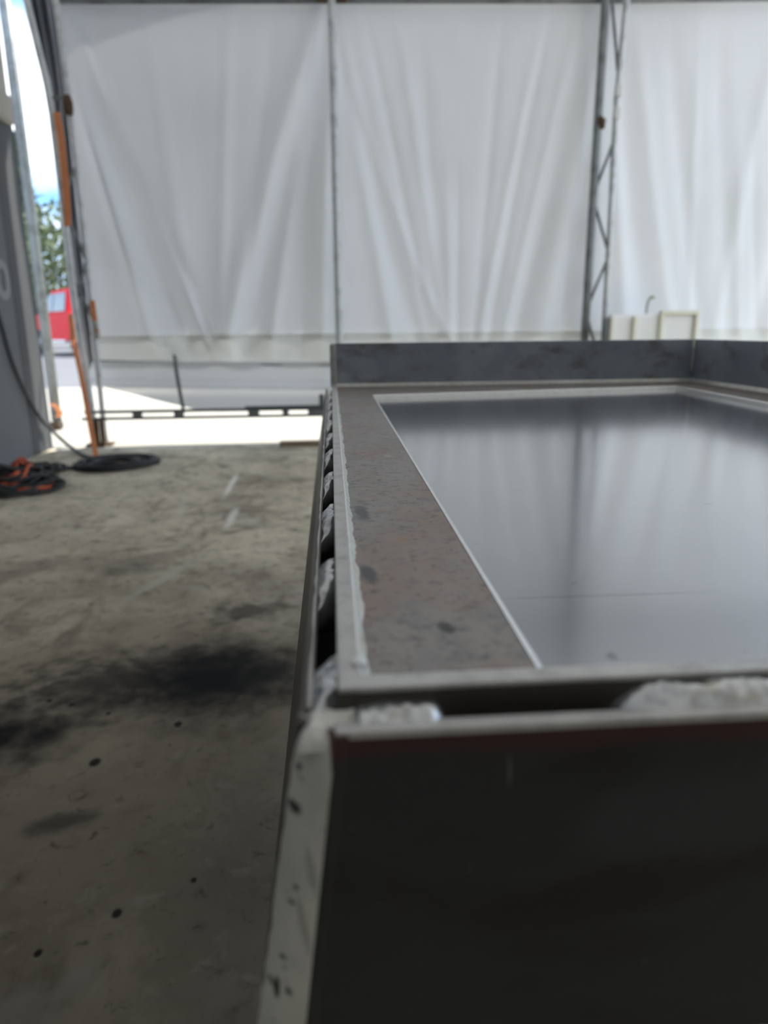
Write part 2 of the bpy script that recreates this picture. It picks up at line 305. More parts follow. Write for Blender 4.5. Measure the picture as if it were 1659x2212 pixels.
# ------------------------------------------------------------------ setting
YC = 4.70        # plane of the tarp wall
m = MB(); m.box((-2.6, -4.0, -0.12), (4.6, 4.47, 0.0))
tag(m.build('floor', M['floor']), 'stained dirty grey concrete floor with black oil patches', kind='structure')
m = MB(); m.box((-9, 4.47, -0.14), (9.5, 9.6, -0.006))  # separate slab; its split stands in for the sunlight's edge on the floor
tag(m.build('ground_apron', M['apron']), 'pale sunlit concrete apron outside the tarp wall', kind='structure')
m = MB(); m.box((-90, 9.6, -0.2), (60, 120, -0.012)); m.box((-90, -4, -0.2), (-9, 9.6, -0.012)); m.box((9.5, -4, -0.2), (60, 9.6, -0.012)); m.box((4.6, -4, -0.2), (9.5, 4.47, -0.012))
tag(m.build('ground_yard', M['asphalt']), 'grey asphalt yard beyond the concrete apron', kind='structure')
m = MB(); m.box((-3.2, -4.1, 0), (4.4, -4.0, 4.0))
tag(m.build('wall_back', M['backwall']), 'grey wall behind the camera', kind='structure')

def roof_z(x): return 3.35-0.05*(x-1.7)**2
m = MB(); m.grid(lambda u, v: (-3.2+6.8*u, -4.0+9.1*v, roof_z(-3.2+6.8*u)+0.02*math.sin(v*37)*math.sin(u*9)), 60, 50)
tag(m.build('ceiling', M['roof'], smooth=True), 'arched white tarp roof of the tent', kind='structure')

m = MB(); m.box((3.62, -4.0, 0), (3.70, 0.3, 3.1))
tag(m.build('wall_right', M['backwall']), 'grey wall panel at the right behind the camera', kind='structure')
# left wall: grey panel with beige framed window above
wl = empty('wall_left', (-1.79, 1.0, 0)); tag(wl, 'grey painted panel wall at the left with a beige framed window above', kind='structure')
m = MB(); m.box((-1.84, -4.0, 0), (-1.74, 4.22, 1.80)); m.build('panel', M['wallgrey'], wl)
m = MB(); m.box((-1.84, 4.22, 0), (-1.737, 4.51, 1.86)); m.build('corner_trim', M['walldark'], wl, bevel=0.008)
m = MB(); m.box((-1.86, -4.0, 1.80), (-1.70, 4.47, 1.95)); m.build('window_sill', M['beige'], wl, bevel=0.02)
m = MB(); m.box((-1.84, 4.27, 1.95), (-1.73, 4.49, 2.62)); m.build('window_frame', M['beige'], wl, bevel=0.015)
m = MB(); m.box((-1.81, 1.0, 1.95), (-1.78, 4.27, 2.62)); m.build('window_pane', M['glass'], wl)
m = MB(); m.box((-1.84, -4.0, 1.95), (-1.74, 1.0, 2.62)); m.build('panel', M['wallgrey'], wl)
def ring0():
    mb = MB(); pts_o = []; pts_i = []
    n = 28
    for k in range(n):
        a = 2*math.pi*k/n; c, s = math.cos(a), math.sin(a)
        sup = lambda t, e: math.copysign(abs(t)**e, t)
        pts_o.append((-1.7385, 4.11+0.085*sup(c, .8), 0.97+0.105*sup(s, .8))); pts_i.append((-1.7385, 4.11+0.035*sup(c, .8), 0.97+0.060*sup(s, .8)))
    vs = pts_o+pts_i+[(x+0.003, y, z) for x, y, z in pts_o+pts_i]
    fs = []
    for k in range(n):
        j = (k+1) % n
        fs += [(2*n+k, 2*n+j, 3*n+j, 3*n+k), (k, n+k, n+j, j), (k, j, 2*n+j, 2*n+k), (n+k, 3*n+k, 3*n+j, n+j)]
    return mb.add(vs, fs)
ring0().build('painted_zero', M['paint_white'], wl)['label'] = 'faded white painted 0'

# ------------------------------------------------------------------ steel tray table
T = empty('steel_tray_table', (0.33, 0.75, 0)); tag(T, 'raw steel tray table with upstand walls and stitch-welded rim in the foreground', 'table')
ZB = 0.480; ZR = 0.599; ZS = 0.595; ZD = 0.5885; YW = 1.34; XW = 0.688; ZW = 0.674; ZO = 0.591
XR0, XR1 = -0.001, 0.0060          # left rim
YF0, YF1 = 0.1872, 0.1955          # front rim
# deck
m = MB(); m.box((0.004, 0.190, ZD-0.006), (XW, YW, ZD)); m.build('deck_plate', M['deck'], T)
# border strips lying on the deck with a ground inner edge
def strip(poly, edge, name='border_strip', ch=0.0032):
    mb = MB(); mb.hexa([(x, y, ZD-0.001) for x, y in poly], [(x, y, ZS) for x, y in poly])
    o = mb.build(name, M['strip'], T)
    (ax, ay), (bx, by), (nx, ny) = edge      # inner edge a-b, n = towards the deck
    e = MB(); e.hexa([(ax, ay, ZD-0.0005), (bx, by, ZD-0.0005), (bx+nx*ch, by+ny*ch, ZD-0.0005), (ax+nx*ch, ay+ny*ch, ZD-0.0005)],
                     [(ax, ay, ZS+0.0004), (bx, by, ZS+0.0004), (bx+nx*ch*.55, by+ny*ch*.55, ZS-0.0006), (ax+nx*ch*.55, ay+ny*ch*.55, ZS-0.0006)])
    e.build('ground_edge', M['bright'], o)
A = (0.0622, YF1); Bc = (0.0645, 1.163); Cc = (0.612, 1.245); Dn = (0.570, YF1)
strip([(XR1, YF1), A, Bc, (XR1, YW)], (A, Bc, (1, 0)), ch=0.0044)
strip([Bc, Cc, (XW, YW), (XR1, YW)], (Bc, Cc, (0.1, -1)), ch=0.006)
strip([Dn, (XW, YF1), (XW, YW), Cc], (Cc, Dn, (-1, 0)), ch=0.004)
# rims = inner box walls whose top edge shows
m = MB(); m.box((XR0, YF0, ZB), (XR1, YW, ZR-0.0018)); rl_ = m.build('rim_plate', M['shell_side'], T)
m = MB(); m.box((XR0, YF0, ZR-0.0020), (XR1, YW, ZR)); m.build('ground_edge', M['ground'], rl_, bevel=0.0008)
m = MB(); m.box((XR1-0.0007, YF1, ZR-0.0020), (XR1+0.0006, YW, ZR+0.0002)); m.build('polished_corner', M['bright'], rl_, bevel=0.0004)
m = MB(); m.box((XR1, YF0, ZB), (XW+0.006, YF1, ZR-0.0020)); rf_ = m.build('rim_plate', M['shell_side'], T)
m = MB(); m.box((XR1-0.0012, YF0, ZR-0.0022), (XW+0.006, YF1, ZR)); m.build('ground_edge', M['ground'], rf_, bevel=0.0009)
# upstand walls
m = MB(); m.box((XR0, YW, ZB), (XW+0.006, YW+0.006, ZW)); m.build('back_upstand', M['wallsteel'], T, bevel=0.0008)
m = MB(); m.box((XW, YF1, ZB), (XW+0.006, YW, ZW)); m.build('side_upstand', M['wallsteel'], T, bevel=0.0008)
# outer shell
def xl(z): return -0.0122-0.160*(0.592-z)
m = MB(); t_ = 0.0042
m.hexa([(xl(ZB), 0.183, ZB), (xl(ZB)+t_, 0.183, ZB), (xl(ZB)+t_, YW+0.006, ZB), (xl(ZB), YW+0.006, ZB)],
       [(xl(ZO), 0.183, ZO), (xl(ZO)+t_, 0.183, ZO), (xl(ZO)+t_, YW+0.006, ZO), (xl(ZO), YW+0.006, ZO)])
m.build('shell_side_plate', M['shell_side'], T, bevel=0.0006)
YP0, YP1 = 0.1740, 0.1805
def wr(z): return 0.0112+0.040*(0.5786-z)       # width of the ground corner face
m = MB(); n_ = 24; vs = []; fs = []
for j in range(n_+1):
    z = ZB+(ZO-ZB)*j/n_; x0 = xl(z)+wr(z)
    vs += [(x0-0.0006, YP0-0.0004, z), (x0+0.0008, YP0-0.0004, z), (x0+0.0020, YP0, z), (x0+0.0032, YP0+0.0008, z), (x0+0.0044, YP0+0.0012, z), (0.694, YP0+0.0012, z), (0.694, YP1, z), (x0-0.003, YP1, z)]
for j in range(n_):
    for k in range(8): fs.append((j*8+k, j*8+(k+1) % 8, j*8+8+(k+1) % 8, j*8+8+k))
fs += [tuple(range(7, -1, -1)), tuple(range(n_*8, n_*8+8))]
m.add(vs, fs); m.build('shell_front_plate', M['shell'], T, smooth=False)
m = MB(); m.box((xl(ZB)+0.006, YP0+0.002, ZB-0.005), (0.694, YW+0.004, ZB)); m.build('bottom_plate', M['shell'], T)
# ground edge faces along the tops of the outer plates
m = MB(); m.box((xl(ZO)+0.0105, YP0+0.0009, ZO-0.0015), (0.694, YP1, ZO+0.0012)); m.build('ground_edge', M['ground'], T, bevel=0.0007)
def wob(u, v):
    y = 0.19+u*(1.15); w = 0.0008*vnoise(y*90, 3)
    return (xl(ZO)+0.0018+w+(0.0017-w*1.2)*v, y, ZO+0.0007*math.sin(math.pi*min(max(v, 0), 1))+0.0003*vnoise(y*160, 9))
m = MB(); m.grid(wob, 240, 4); m.build('ground_edge', M['ground'], T, smooth=True)
# corner weld ground to a flat
def cornerfn(u, v):
    z = ZB+(ZO+0.0005-ZB)*v; x0 = xl(z)
    w_ = wr(z)/0.0112
    prof = [(0.0, 0.0105), (0.0003, 0.0085), (0.0025*w_, 0.0058), (0.0055*w_, 0.0030), (0.0085*w_, 0.0008), (0.0104*w_, -0.0003), (0.0112*w_, -0.0005)]
    k = u*(len(prof)-1); i = min(int(k), len(prof)-2); f = k-i
    dx = prof[i][0]*(1-f)+prof[i+1][0]*f; dy = prof[i][1]*(1-f)+prof[i+1][1]*f
    lump = 0.0005*(vnoise(u*5+3, v*22)-.5)*(1-u)
    top = max(0, (v-0.90)/0.10); dx += 0.003*top*top*u; dy += 0.004*top*top
    return (x0-0.0002+dx-lump, YP0+dy-lump, z)
m = MB(); m.grid(cornerfn, 21, 60)
m.build('corner_weld', M['ground_pit'], T, smooth=True)['label'] = 'ground grey corner weld with pits'
# weld beads bridging the gap between rim and shell
def bead(axis, a, b, lo, hi, zlo, zhi, seed, bul=0.0030, name='weld_bead'):
    """axis 'y': bead runs along y from a to b, across x lo(shell)->hi(rim)"""
    nu, nv = 40, 12
    def fn(u, v):
        e = max(0.0, min(1.0, min(u, 1-u)*6.0)); e = math.sqrt(e) if e > 0 else 0
        s_ = a+(b-a)*u+(0.007*(v-0.5) if axis == 'y' else 0.0)
        w = lo+(hi-lo)*v
        z = zlo+(zhi-zlo)*v+bul*math.sin(math.pi*v)*e-0.010*(1-e)
        z += (0.0019*(vnoise(s_*(230 if axis == 'y' else 95)+seed*3, v*2+seed)-.5)+(0.0014 if axis == 'y' else 0.0007)*(vnoise(s_*(520 if axis == 'y' else 260)+seed, v*4)-.5)+0.0003*math.sin(s_*1300+v*3))*e
        return (w, s_, z) if axis == 'y' else (s_, w, z)
    mb = MB(); mb.grid(fn, nu, nv)
    n = len(mb.v); bot = [(x, y, 0.574) for x, y, z in mb.v]
    ring = [i for i in range(nu)]+[j*(nu+1)+nu for j in range(nv)]+[nv*(nu+1)+i for i in range(nu, 0, -1)]+[j*(nu+1) for j in range(nv, 0, -1)]
    base = len(mb.v); mb.v += [bot[i] for i in ring]
    for k in range(len(ring)):
        k2 = (k+1) % len(ring); mb.f.append((ring[k], ring[k2], base+k2, base+k))
    mb.f.append(tuple(base+k for k in range(len(ring))))
    return mb.build(name, M['weld'], T, smooth=True)
gl, gr = xl(ZO)+0.0022, XR0+0.0003
bead('y', 0.188, 0.222, gl, gr, 0.5895, 0.5945, 1, 0.0010)
ys = [0.303, 0.408, 0.515, 0.617, 0.722, 0.826, 0.93, 1.035, 1.14, 1.245]
for i, y in enumerate(ys):
    L = 0.040+0.010*hnoise(i, 4); bead('y', y-L/2, y+L/2, gl, gr, 0.588, 0.595, i+2, 0.0022+0.0012*hnoise(i, 9))
bead('x', 0.000, 0.0318, YP1-0.0035, YF0+0.0004, 0.5915, 0.5935, 31, 0.0022)
bead('x', 0.0795, 0.150, YP1-0.0035, YF0+0.0004, 0.5910, 0.5965, 32, 0.0018)
for i in range(4): bead('x', 0.205+0.125*i, 0.268+0.125*i, YP1-0.002, YF0+0.0004, 0.590, 0.595, 40+i, 0.0016)
# corner top weld
def ctop(u, v):
    x = -0.0128+0.020*u; y = 0.1755+0.0145*v
    e = min(1, min(u, 1-u)*5, min(v, 1-v)*4); e = max(0, e)**.6
    z = 0.5858+0.0055*e+0.0025*(vnoise(u*4.3+5, v*3.7+2)-.5)*e+0.0012*(vnoise(u*11+5, v*9+2)-.5)+0.0030*max(0, v-.55)*e
    return (x+0.004*max(0, .4-v)*u, y, z)
m = MB(); m.grid(ctop, 30, 22); m.build('corner_weld_cap', M['ground_pit'], T, smooth=True)
# inside fillet weld between left rim and strip
def fil(u, v):
    y = YF1+(YW-YF1)*u; wv = 0.0016+0.0012*vnoise(y*70, 1)+0.0009*vnoise(y*260, 5)
    if y > 0.9: wv *= 0.8
    return (XR1+0.0004+wv*v, y, ZS+0.0002+0.0026*(1-v)**1.3+0.0003*vnoise(y*200, v*3))
m = MB(); m.grid(fil, 420, 4); m.build('fillet_weld', M['fillet'], T, smooth=True)
def fil2(u, v):
    x = XR1+(XW-XR1)*u; wv = 0.006+0.003*vnoise(x*50, 2)
    return (x, YW-wv*v, ZS+0.0002+0.006*(1-v)**1.2)
m = MB(); m.grid(fil2, 160, 4); m.build('fillet_weld', M['fillet'], T, smooth=True)
m = MB(); m.grid(lambda u, v: (XW-(0.006+0.002*vnoise(u*60, 7))*v, YF1+(YW-YF1)*u, ZS+0.0002+0.006*(1-v)**1.2), 160, 4)
m.build('fillet_weld', M['fillet'], T, smooth=True)
m = MB(); m.tube([(XR1-0.0002, YF1+0.0068, z) for z in (0.5980, 0.5995, 0.6003, 0.6008, 0.6010)], [0.0026, 0.0026, 0.0022, 0.0013, 0.0003], 16)
m.build('weld_spatter', M['spatter'], T, smooth=True)
# corner welds of the upstands
m = MB(); m.box((-0.003, YW-0.004, ZS), (0.0085, YW+0.0062, ZW-0.001)); m.build('corner_weld', M['ground'], T, bevel=0.002)
m = MB(); m.tube([(XW-0.0015, YW-0.0015, z) for z in (0.612, 0.63, 0.65, ZW-0.001)], [0.0022, 0.003, 0.0028, 0.0034], 8); m.build('corner_weld', M['ground'], T, smooth=True)
for (x, y) in ((0.03, 0.21), (0.64, 0.21), (0.03, 1.28), (0.64, 1.28)):
    m = MB(); m.box((x, y, 0.0), (x+0.04, y+0.04, ZB-0.005)); m.build('leg', M['shell_side'], T, bevel=0.003)

# ------------------------------------------------------------------ tarp wall
def ridge(u, v, u0, u1, p, w, a, v0=0.0, v1=1.2):
    c = u0+(u1-u0)*(v**p); d = (u-c)/w
    if abs(d) > 3.2: return 0.0
    f = min(1, max(0, (v-v0)/0.25))*min(1, max(0, (v1-v)/0.2))
    return a*math.exp(-d*d)*f
PAN = [(-1.47, 0.055), (0.055, 1.69), (1.69, 3.35), (3.35, 4.9)]
RID = {
    0: [(-.05, .36, 1.0, .045, .030), (-.02, .22, 1.0, .035, -.022), (.02, .48, 1.2, .03, .016), (.05, .44, 1.1, .02, -.010), (1.02, .54, .8, .055, -.034), (1.02, .64, .85, .04, .026),
        (.95, .72, .9, .035, -.02), (1.0, .84, .8, .03, .016), (.80, .60, .9, .03, .012), (.45, .47, 1, .05, .006), (.62, .50, 1, .025, -.010), (.30, .40, 1, .03, -.007), (1.0, .92, .7, .025, -.014, .3)],
    1: [(.0, .30, 1.1, .04, .026), (.02, .20, 1.0, .03, -.018), (.10, .36, .9, .02, .012), (.22, .42, .9, .022, -.010), (.30, .40, .8, .03, .010), (.02, .42, 1.4, .02, -.010), (1.0, .80, 1.0, .05, -.030), (.97, .70, 1.0, .035, .022),
        (.80, .60, .9, .022, .014), (.78, .56, .95, .018, -.010), (.62, .54, 1, .02, .009), (1.0, .90, .7, .03, .02), (.46, .47, 1, .015, .007, .4), (.40, .44, 1, .015, -.006, .4), (.9, .66, 1, .02, -.012)],
    2: [(.0, .24, 1.0, .045, .028), (.02, .14, 1.0, .03, -.020), (.10, .34, 1.1, .03, -.016), (.22, .46, 1.0, .035, .018), (.34, .42, 1.0, .02, -.010), (.42, .58, 1.0, .03, .012), (.66, .52, 1.0, .03, -.012),
        (.95, .70, .9, .04, .022), (1.0, .84, .9, .03, -.018), (.5, .62, 1, .02, -.01, .3), (.56, .70, 1.2, .02, .01, .3)],
    3: [(.0, .3, 1.0, .04, .026), (.1, .4, 1.0, .03, -.016), (1.0, .7, .9, .04, .02), (.9, .6, 1, .03, -.016), (.5, .5, 1, .04, .01)]}
ZT, ZSEAM = 2.56, 0.665
def disp(x, z):
    v = (ZT-z)/(ZT-ZSEAM); v = max(0.0, min(1.15, v))
    for i, (a, b) in enumerate(PAN):
        if x <= b or i == len(PAN)-1:
            u = (x-a)/(b-a); break
    d = 0.05*math.sin(math.pi*max(0, min(1, u)))*(0.4+0.6*math.sin(math.pi*min(1, v*.8+.1)))   # billow outwards
    for R in RID[i]: d += (2.1, 1.4, 0.95, 1.2)[i]*ridge(u, v, *R)
    d += 0.010*(vnoise(x*3.1+7, z*2.2)-.5)+0.005*(vnoise(x*9+z*2, z*3)-.5)
    e = min(1, max(0, u)/0.03, max(0, 1-u)/0.03)
    return d*e
CUR = empty('tarp_curtain', (1.7, YC, 0)); tag(CUR, 'large creased white tarp curtain hung behind the steel table', 'curtain')
X0, X1 = -1.495, 3.55
m = MB(); m.grid(lambda u, v: (X0+(X1-X0)*u, YC+disp(X0+(X1-X0)*u, ZSEAM-0.02+(3.15-ZSEAM)*v), ZSEAM-0.02+(3.15-ZSEAM)*v), 420, 150)
m.build('upper_sheet', M['tarp'], CUR, smooth=True)
def band(u, v):
    x = X0+(X1-X0)*u; z0_ = 0.500-0.02*min(1, max(0, (x+1.46)/1.5)); z = z0_+(0.672-z0_)*v
    return (x, YC-0.012+disp(x, z)*(.3+.7*v)+0.006*(vnoise(x*26, 2)-.5)*v, z)
m = MB(); m.grid(band, 420, 12); m.build('seam_band', M['tarp_band'], CUR, smooth=True)
def flap(u, v):
    x = X0-0.08*(1-v)*max(0, 1-u*20)+(X1-X0)*u; zt = 0.515-0.02*min(1, max(0, (x+1.46)/1.5))
    zb = 0.185+0.19*max(0, min(1, (-0.75-x)/0.75))**1.3
    z = zb+(zt-zb)*v
    y = YC-0.005-0.055*math.exp(-((z-0.36+0.025*(x+1.46))/0.035)**2)+0.03*math.sin((z-0.2)*14)+0.012*(vnoise(x*5, z*9)-.5)
    return (x, y, z)
m = MB(); m.grid(flap, 300, 30); m.build('lower_flap', M['tarp'], CUR, smooth=True)
m = MB(); m.tube([(X0+(X1-X0)*i/40, YC-0.022, 0.520-0.045*min(1, i/10.5)) for i in range(41)], 0.007, 8); m.build('hem_rod', M['galv_dark'], CUR, smooth=True)
m = MB(); m.ribbon([(-0.985, YC-0.045, 0.55), (-0.975, YC-0.075, 0.46), (-0.965, YC-0.085, 0.36), (-0.955, YC-0.06, 0.22), (-0.95, YC-0.09, 0.19)], (0.011, 0, 0), 0.004)
m.build('tie_strap', M['galv_dark'], CUR)
# bunched side curtain between the chords of the left truss
def bunch(u, v):
    z = 0.36+(2.75-0.36)*v; a = u
    flare = 0.10*max(0, (v-.72)/.28)
    x = -1.640-flare*.5+(0.135+flare*.3)*a+0.02*max(0, .12-v)
    y = 4.82+0.03*math.sin(a*19+2.5*math.sin(v*5))+0.03*(vnoise(a*6, v*9)-.5)
    z2 = z+(0.10*(1-a) if v < 0.02 else 0)
    return (x, y, z2)
m = MB(); m.grid(bunch, 30, 90)
tag(m.build('bunched_curtain', M['tarp_side'], smooth=True), 'grey gathered side curtain tied between the poles of the left truss post', 'curtain')

# ------------------------------------------------------------------ tent frame
YT = 4.60
def pole(pts, r, name, m_, parent=None, seg=12):
    b = MB(); b.tube(pts, r, seg); return b.build(name, m_, parent, smooth=True)
def truss(base, chordL, chordR, rl, rr, lac, label, y=YT):
    t = empty('truss_post', base); tag(t, label, 'post', 'truss posts of the tent frame')
    pole(chordL, rl, 'chord', M['galv_dark' if base[0] > 0 else 'galv'], t); pole(chordR, rr, 'chord', M['galv'], t)
    for a, b in lac: pole([a, b], 0.010, 'lacing_bar', M['galv_dark'], t, 8)
    for p in (chordL[0], chordR[0]):
        b = MB(); b.box((p[0]-0.05, p[1]-0.05, 0), (p[0]+0.05, p[1]+0.05, 0.012)); b.build('base_plate', M['rust'], t, bevel=0.003)
    return t
def zig(xa, xb, z0, z1, n, y):
    out = []
    for i in range(n):
        za = z0+(z1-z0)*i/n; zb = z0+(z1-z0)*(i+1)/n
        out.append(((xa if i % 2 == 0 else xb, y, za), (xb if i % 2 == 0 else xa, y, zb)))
    return out
TR = truss((1.69, YT, 0), [(1.625, YT, 0), (1.627, YT, 1.3), (1.633, YT, 2.52), (1.66, YT, 3.15)],
           [(1.757, YT, 0), (1.747, YT, 1.3), (1.737, YT, 2.02), (1.760, YT, 2.55), (1.80, YT, 3.1)], 0.025, 0.0185,
           [((1.745, YT, 1.80), (1.628, YT, 1.48)), ((1.628, YT, 1.46), (1.745, YT, 1.15)), ((1.750, YT, 1.12), (1.626, YT, 0.80)), ((1.626, YT, 0.78), (1.735, YT, 0.48)), ((1.735, YT, 0.46), (1.626, YT, 0.15)),
            ((1.665, YT, 2.56), (1.737, YT, 2.13)), ((1.648, YT, 2.52), (1.66, YT, 2.95))],
           'grey lattice truss post with two tubes and zigzag bars at the right')
m = MB(); m.tube([(1.628, YT-0.02, 1.90), (1.645, YT-0.03, 1.88), (1.655, YT-0.02, 1.84)], [0.018, 0.024, 0.012], 8); m.build('clamp', M['rust'], TR, smooth=True)
for z in (1.93, 2.05): 
    m = MB(); m.box((1.717, YT-0.03, z-0.035), (1.757, YT+0.0, z+0.03)); m.build('sleeve', M['zinc'], TR, bevel=0.006)
LXa = [(-1.508, YT, 0), (-1.512, YT, 0.32), (-1.538, YT, 0.80), (-1.541, YT, 1.35), (-1.546, YT, 1.90), (-1.556, YT, 2.06), (-1.58, YT, 2.22), (-1.613, YT, 2.46), (-1.65, YT, 2.70)]
LXb = [(-1.453, YT+.02, 0), (-1.452, YT+.02, 0.30), (-1.447, YT+.02, 1.1), (-1.450, YT+.02, 2.0), (-1.462, YT+.02, 2.46), (-1.48, YT+.02, 2.72)]
TL = truss((-1.49, YT, 0), LXa, LXb, 0.020, 0.0175,
           [((-1.546, YT+.01, 1.42), (-1.45, YT+.01, 1.12)), ((-1.45, YT+.01, 1.10), (-1.54, YT+.01, 0.85)), ((-1.54, YT+.01, 1.02), (-1.448, YT+.01, 0.78)), ((-1.452, YT+.01, 1.62), (-1.546, YT+.01, 1.44)), ((-1.56, YT+.01, 1.98), (-1.455, YT+.01, 1.99))],
           'grey truss post with bent outer tube beside the open left corner')
m = MB(); m.tube([(-1.450, YT-0.005, 1.89), (-1.448, YT-0.012, 1.92), (-1.448, YT-0.012, 1.96), (-1.451, YT-0.005, 1.99)], [0.020, 0.027, 0.027, 0.018], 10); m.build('clamp', M['rust'], TL, smooth=True)['label'] = 'rusty brown pipe clamp'
TP = empty('tent_pole', (0.052, YT, 0)); tag(TP, 'single grey upright tent pole in the middle of the tarp', 'pole')
pole([(0.052, YT, 0), (0.051, YT, 0.6), (0.054, YT, 1.6), (0.056, YT, 2.56), (0.058, YT, 3.1)], 0.0235, 'tube', M['galv'], TP)
m = MB(); m.box((0.0, YT-0.05, 0), (0.104, YT+0.05, 0.012)); m.build('base_plate', M['galv_dark'], TP)
for dx in (-0.055, 0.06):
    m = MB(); m.box((0.055+dx-0.03, YT-0.03, 2.485), (0.055+dx+0.03, YT+0.04, 2.545)); m.build('clamp', M['rust'], TP, bevel=0.012)
P1 = empty('tent_pole', (-2.04, 5.45, 0)); tag(P1, 'leftmost slim tent pole standing outside beside the grey wall', 'pole')
pole([(-2.045, 5.45, 0), (-2.045, 5.45, 3.4)], 0.030, 'tube', M['galv_dark'], P1)
m = MB(); m.box((-2.11, 5.40, 0), (-2.02, 5.50, 0.05)); m.build('foot', M['rust'], P1, bevel=0.01)
m = MB(); m.box((-2.083, 5.435, 0.06), (-2.070, 5.47, 3.35)); m.build('keder_rail', M['galv_dark'], P1)
PU = pole([(-1.50, YT+.06, 2.485), (0.05, YT+.06, 2.515), (1.7, YT+.06, 2.545), (3.55, YT+.06, 2.60)], 0.02, 'roof_beam', M['galv_dark'])
tag(PU, 'dark horizontal tube along the top of the tarp', 'beam')
# base rail : ladder of two bars on short legs
YT0, YT = YT, YT-0.048
BR = empty('base_rail', (0.4, YT, 0)); tag(BR, 'low grey ladder rail on short legs along the foot of the tarp', 'rail')
pole([(-1.54, YT, 0.213), (2.4, YT, 0.210)], 0.011, 'upper_bar', M['galv_dark'], BR); pole([(-1.56, YT, 0.171), (2.4, YT, 0.165)], 0.010, 'lower_bar', M['galv_dark'], BR)
for x, w in ((-1.22, .03), (-0.965, .03), (-0.50, .035), (-0.30, .02), (-0.08, .08), (0.5, .04), (1.0, .04), (1.5, .04), (2.1, .04)):
    m = MB(); m.box((x-w, YT-0.006, 0.166), (x+w, YT+0.006, 0.213)); m.build('spacer', M['galv_dark'], BR)
for x in (-1.478, -1.445, 0.9, 2.38):
    m = MB(); m.box((x-0.012, YT-0.012, 0), (x+0.012, YT+0.012, 0.17)); m.build('leg', M['rust'], BR)
m = MB(); m.box((-0.085, YT-0.02, 0.205), (-0.055, YT+0.02, 0.30)); m.build('bracket', M['walldark'], BR, bevel=0.004)
m = MB(); m.box((-0.55, YT-0.018, 0.21), (-0.06, YT+0.018, 0.232)); m.build('angle_bar', M['walldark'], BR)

YT = YT0
# ------------------------------------------------------------------ straps
def strap(pts, hw, label, buckle=None):
    s = empty('ratchet_strap', pts[-1]); tag(s, label, 'strap', 'orange ratchet straps on the tent frame')
    b = MB(); b.ribbon(pts, (hw, 0, 0), 0.003); b.build('webbing', M['orange'], s)
    if buckle:
        for (x, y, z, h) in buckle:
            b = MB(); b.box((x-hw*1.15, y-0.02, z-h), (x+hw*1.15, y+0.012, z+h)); b.build('buckle', M['zinc'], s, bevel=0.006)
    return s
strap([(-1.510, 4.575, 1.90), (-1.502, 4.575, 1.75), (-1.505, 4.575, 1.55), (-1.512, 4.575, 1.38), (-1.522, 4.58, 1.30)], 0.018, 'orange strap running up the left truss post')
strap([(-1.592, 4.66, 0.80), (-1.580, 4.62, 0.66), (-1.50, 4.45, 0.44), (-1.40, 4.22, 0.12), (-1.36, 4.13, 0.006), (-1.32, 4.06, 0.004)], 0.0145, 'orange strap stretched down to the floor beside the coiled hose')
strap([(-1.425, 4.57, 0.88), (-1.422, 4.565, 0.80), (-1.418, 4.565, 0.72), (-1.415, 4.565, 0.66)], 0.014, 'short orange strap with silver buckles on the inner tube of the left truss', [(-1.418, 4.565, 0.735, 0.024), (-1.414, 4.565, 0.675, 0.022)])
strap([(-2.055, 5.40, 0.19), (-2.02, 5.385, 0.17), (-1.995, 5.39, 0.12), (-2.02, 5.39, 0.09)], 0.02, 'orange strap end knotted at the foot of the leftmost pole')

# ------------------------------------------------------------------ cables on the floor
def coil_pts(cx, cy, r0, r1, turns, seed, z0=0.008, ell=1.0):
    rnd = random.Random(seed); pts = []
    n = int(turns*28); ph = [rnd.uniform(0, 6.28) for _ in range(4)]
    for i in range(n+1):
        a = 2*math.pi*i/28; k = i/28
        r = r0+(r1-r0)*(0.5+0.5*math.sin(k*2.39+ph[0]))+0.006*math.sin(a*1.7+ph[1])
        ox, oy = 0.012*math.sin(k*1.1+ph[2]), 0.012*math.cos(k*1.7+ph[3])
        pts.append((cx+ox+r*math.cos(a), cy+oy+r*ell*math.sin(a), z0+0.010*k*0.13+0.004*math.sin(a*2+k)))
    return pts
H = empty('coiled_hose', (-1.17, 3.87, 0)); tag(H, 'flat ring of coiled black hose on the concrete floor', 'hose')
m = MB(); m.tube(coil_pts(-1.17, 3.87, 0.10, 0.212, 12, 3), 0.0075, 6); m.build('coil', M['black'], H, smooth=True)
m = MB(); m.tube([(-1.30, 3.72, 0.02), (-1.38, 3.76, 0.01), (-1.44, 3.86, 0.008), (-1.50, 3.92, 0.01)], 0.007, 6); m.build('tail', M['black'], H, smooth=True)
WX = -1.725
cp = [(WX, 3.95, 0.90), (WX, 4.00, 0.74), (WX, 4.06, 0.56), (WX+.005, 4.16, 0.38), (WX+.01, 4.30, 0.22), (WX+.02, 4.42, 0.13), (WX+.10, 4.40, 0.05), (WX+.24, 4.22, 0.015), (-1.36, 4.06, 0.012), (-1.22, 4.00, 0.03)]
cp = [(WX, 3.90, 1.25), (WX, 3.92, 1.05)]+cp
def smoothpts(pts, k=6):
    P = [Vector(p) for p in pts]; out = []
    for i in range(len(P)-1):
        p0, p1, p2, p3 = P[max(i-1, 0)], P[i], P[i+1], P[min(i+2, len(P)-1)]
        for j in range(k):
            t = j/k; out.append(0.5*((2*p1)+(p2-p0)*t+(2*p0-5*p1+4*p2-p3)*t*t+(3*p1-p0-3*p2+p3)*t**3))
    return out+[P[-1]]
m = MB(); m.tube(smoothpts(cp), 0.010, 8)
tag(m.build('power_cable', M['cable_grey'], smooth=True), 'dark grey cable drooping down the left wall to the coiled hose', 'cable')
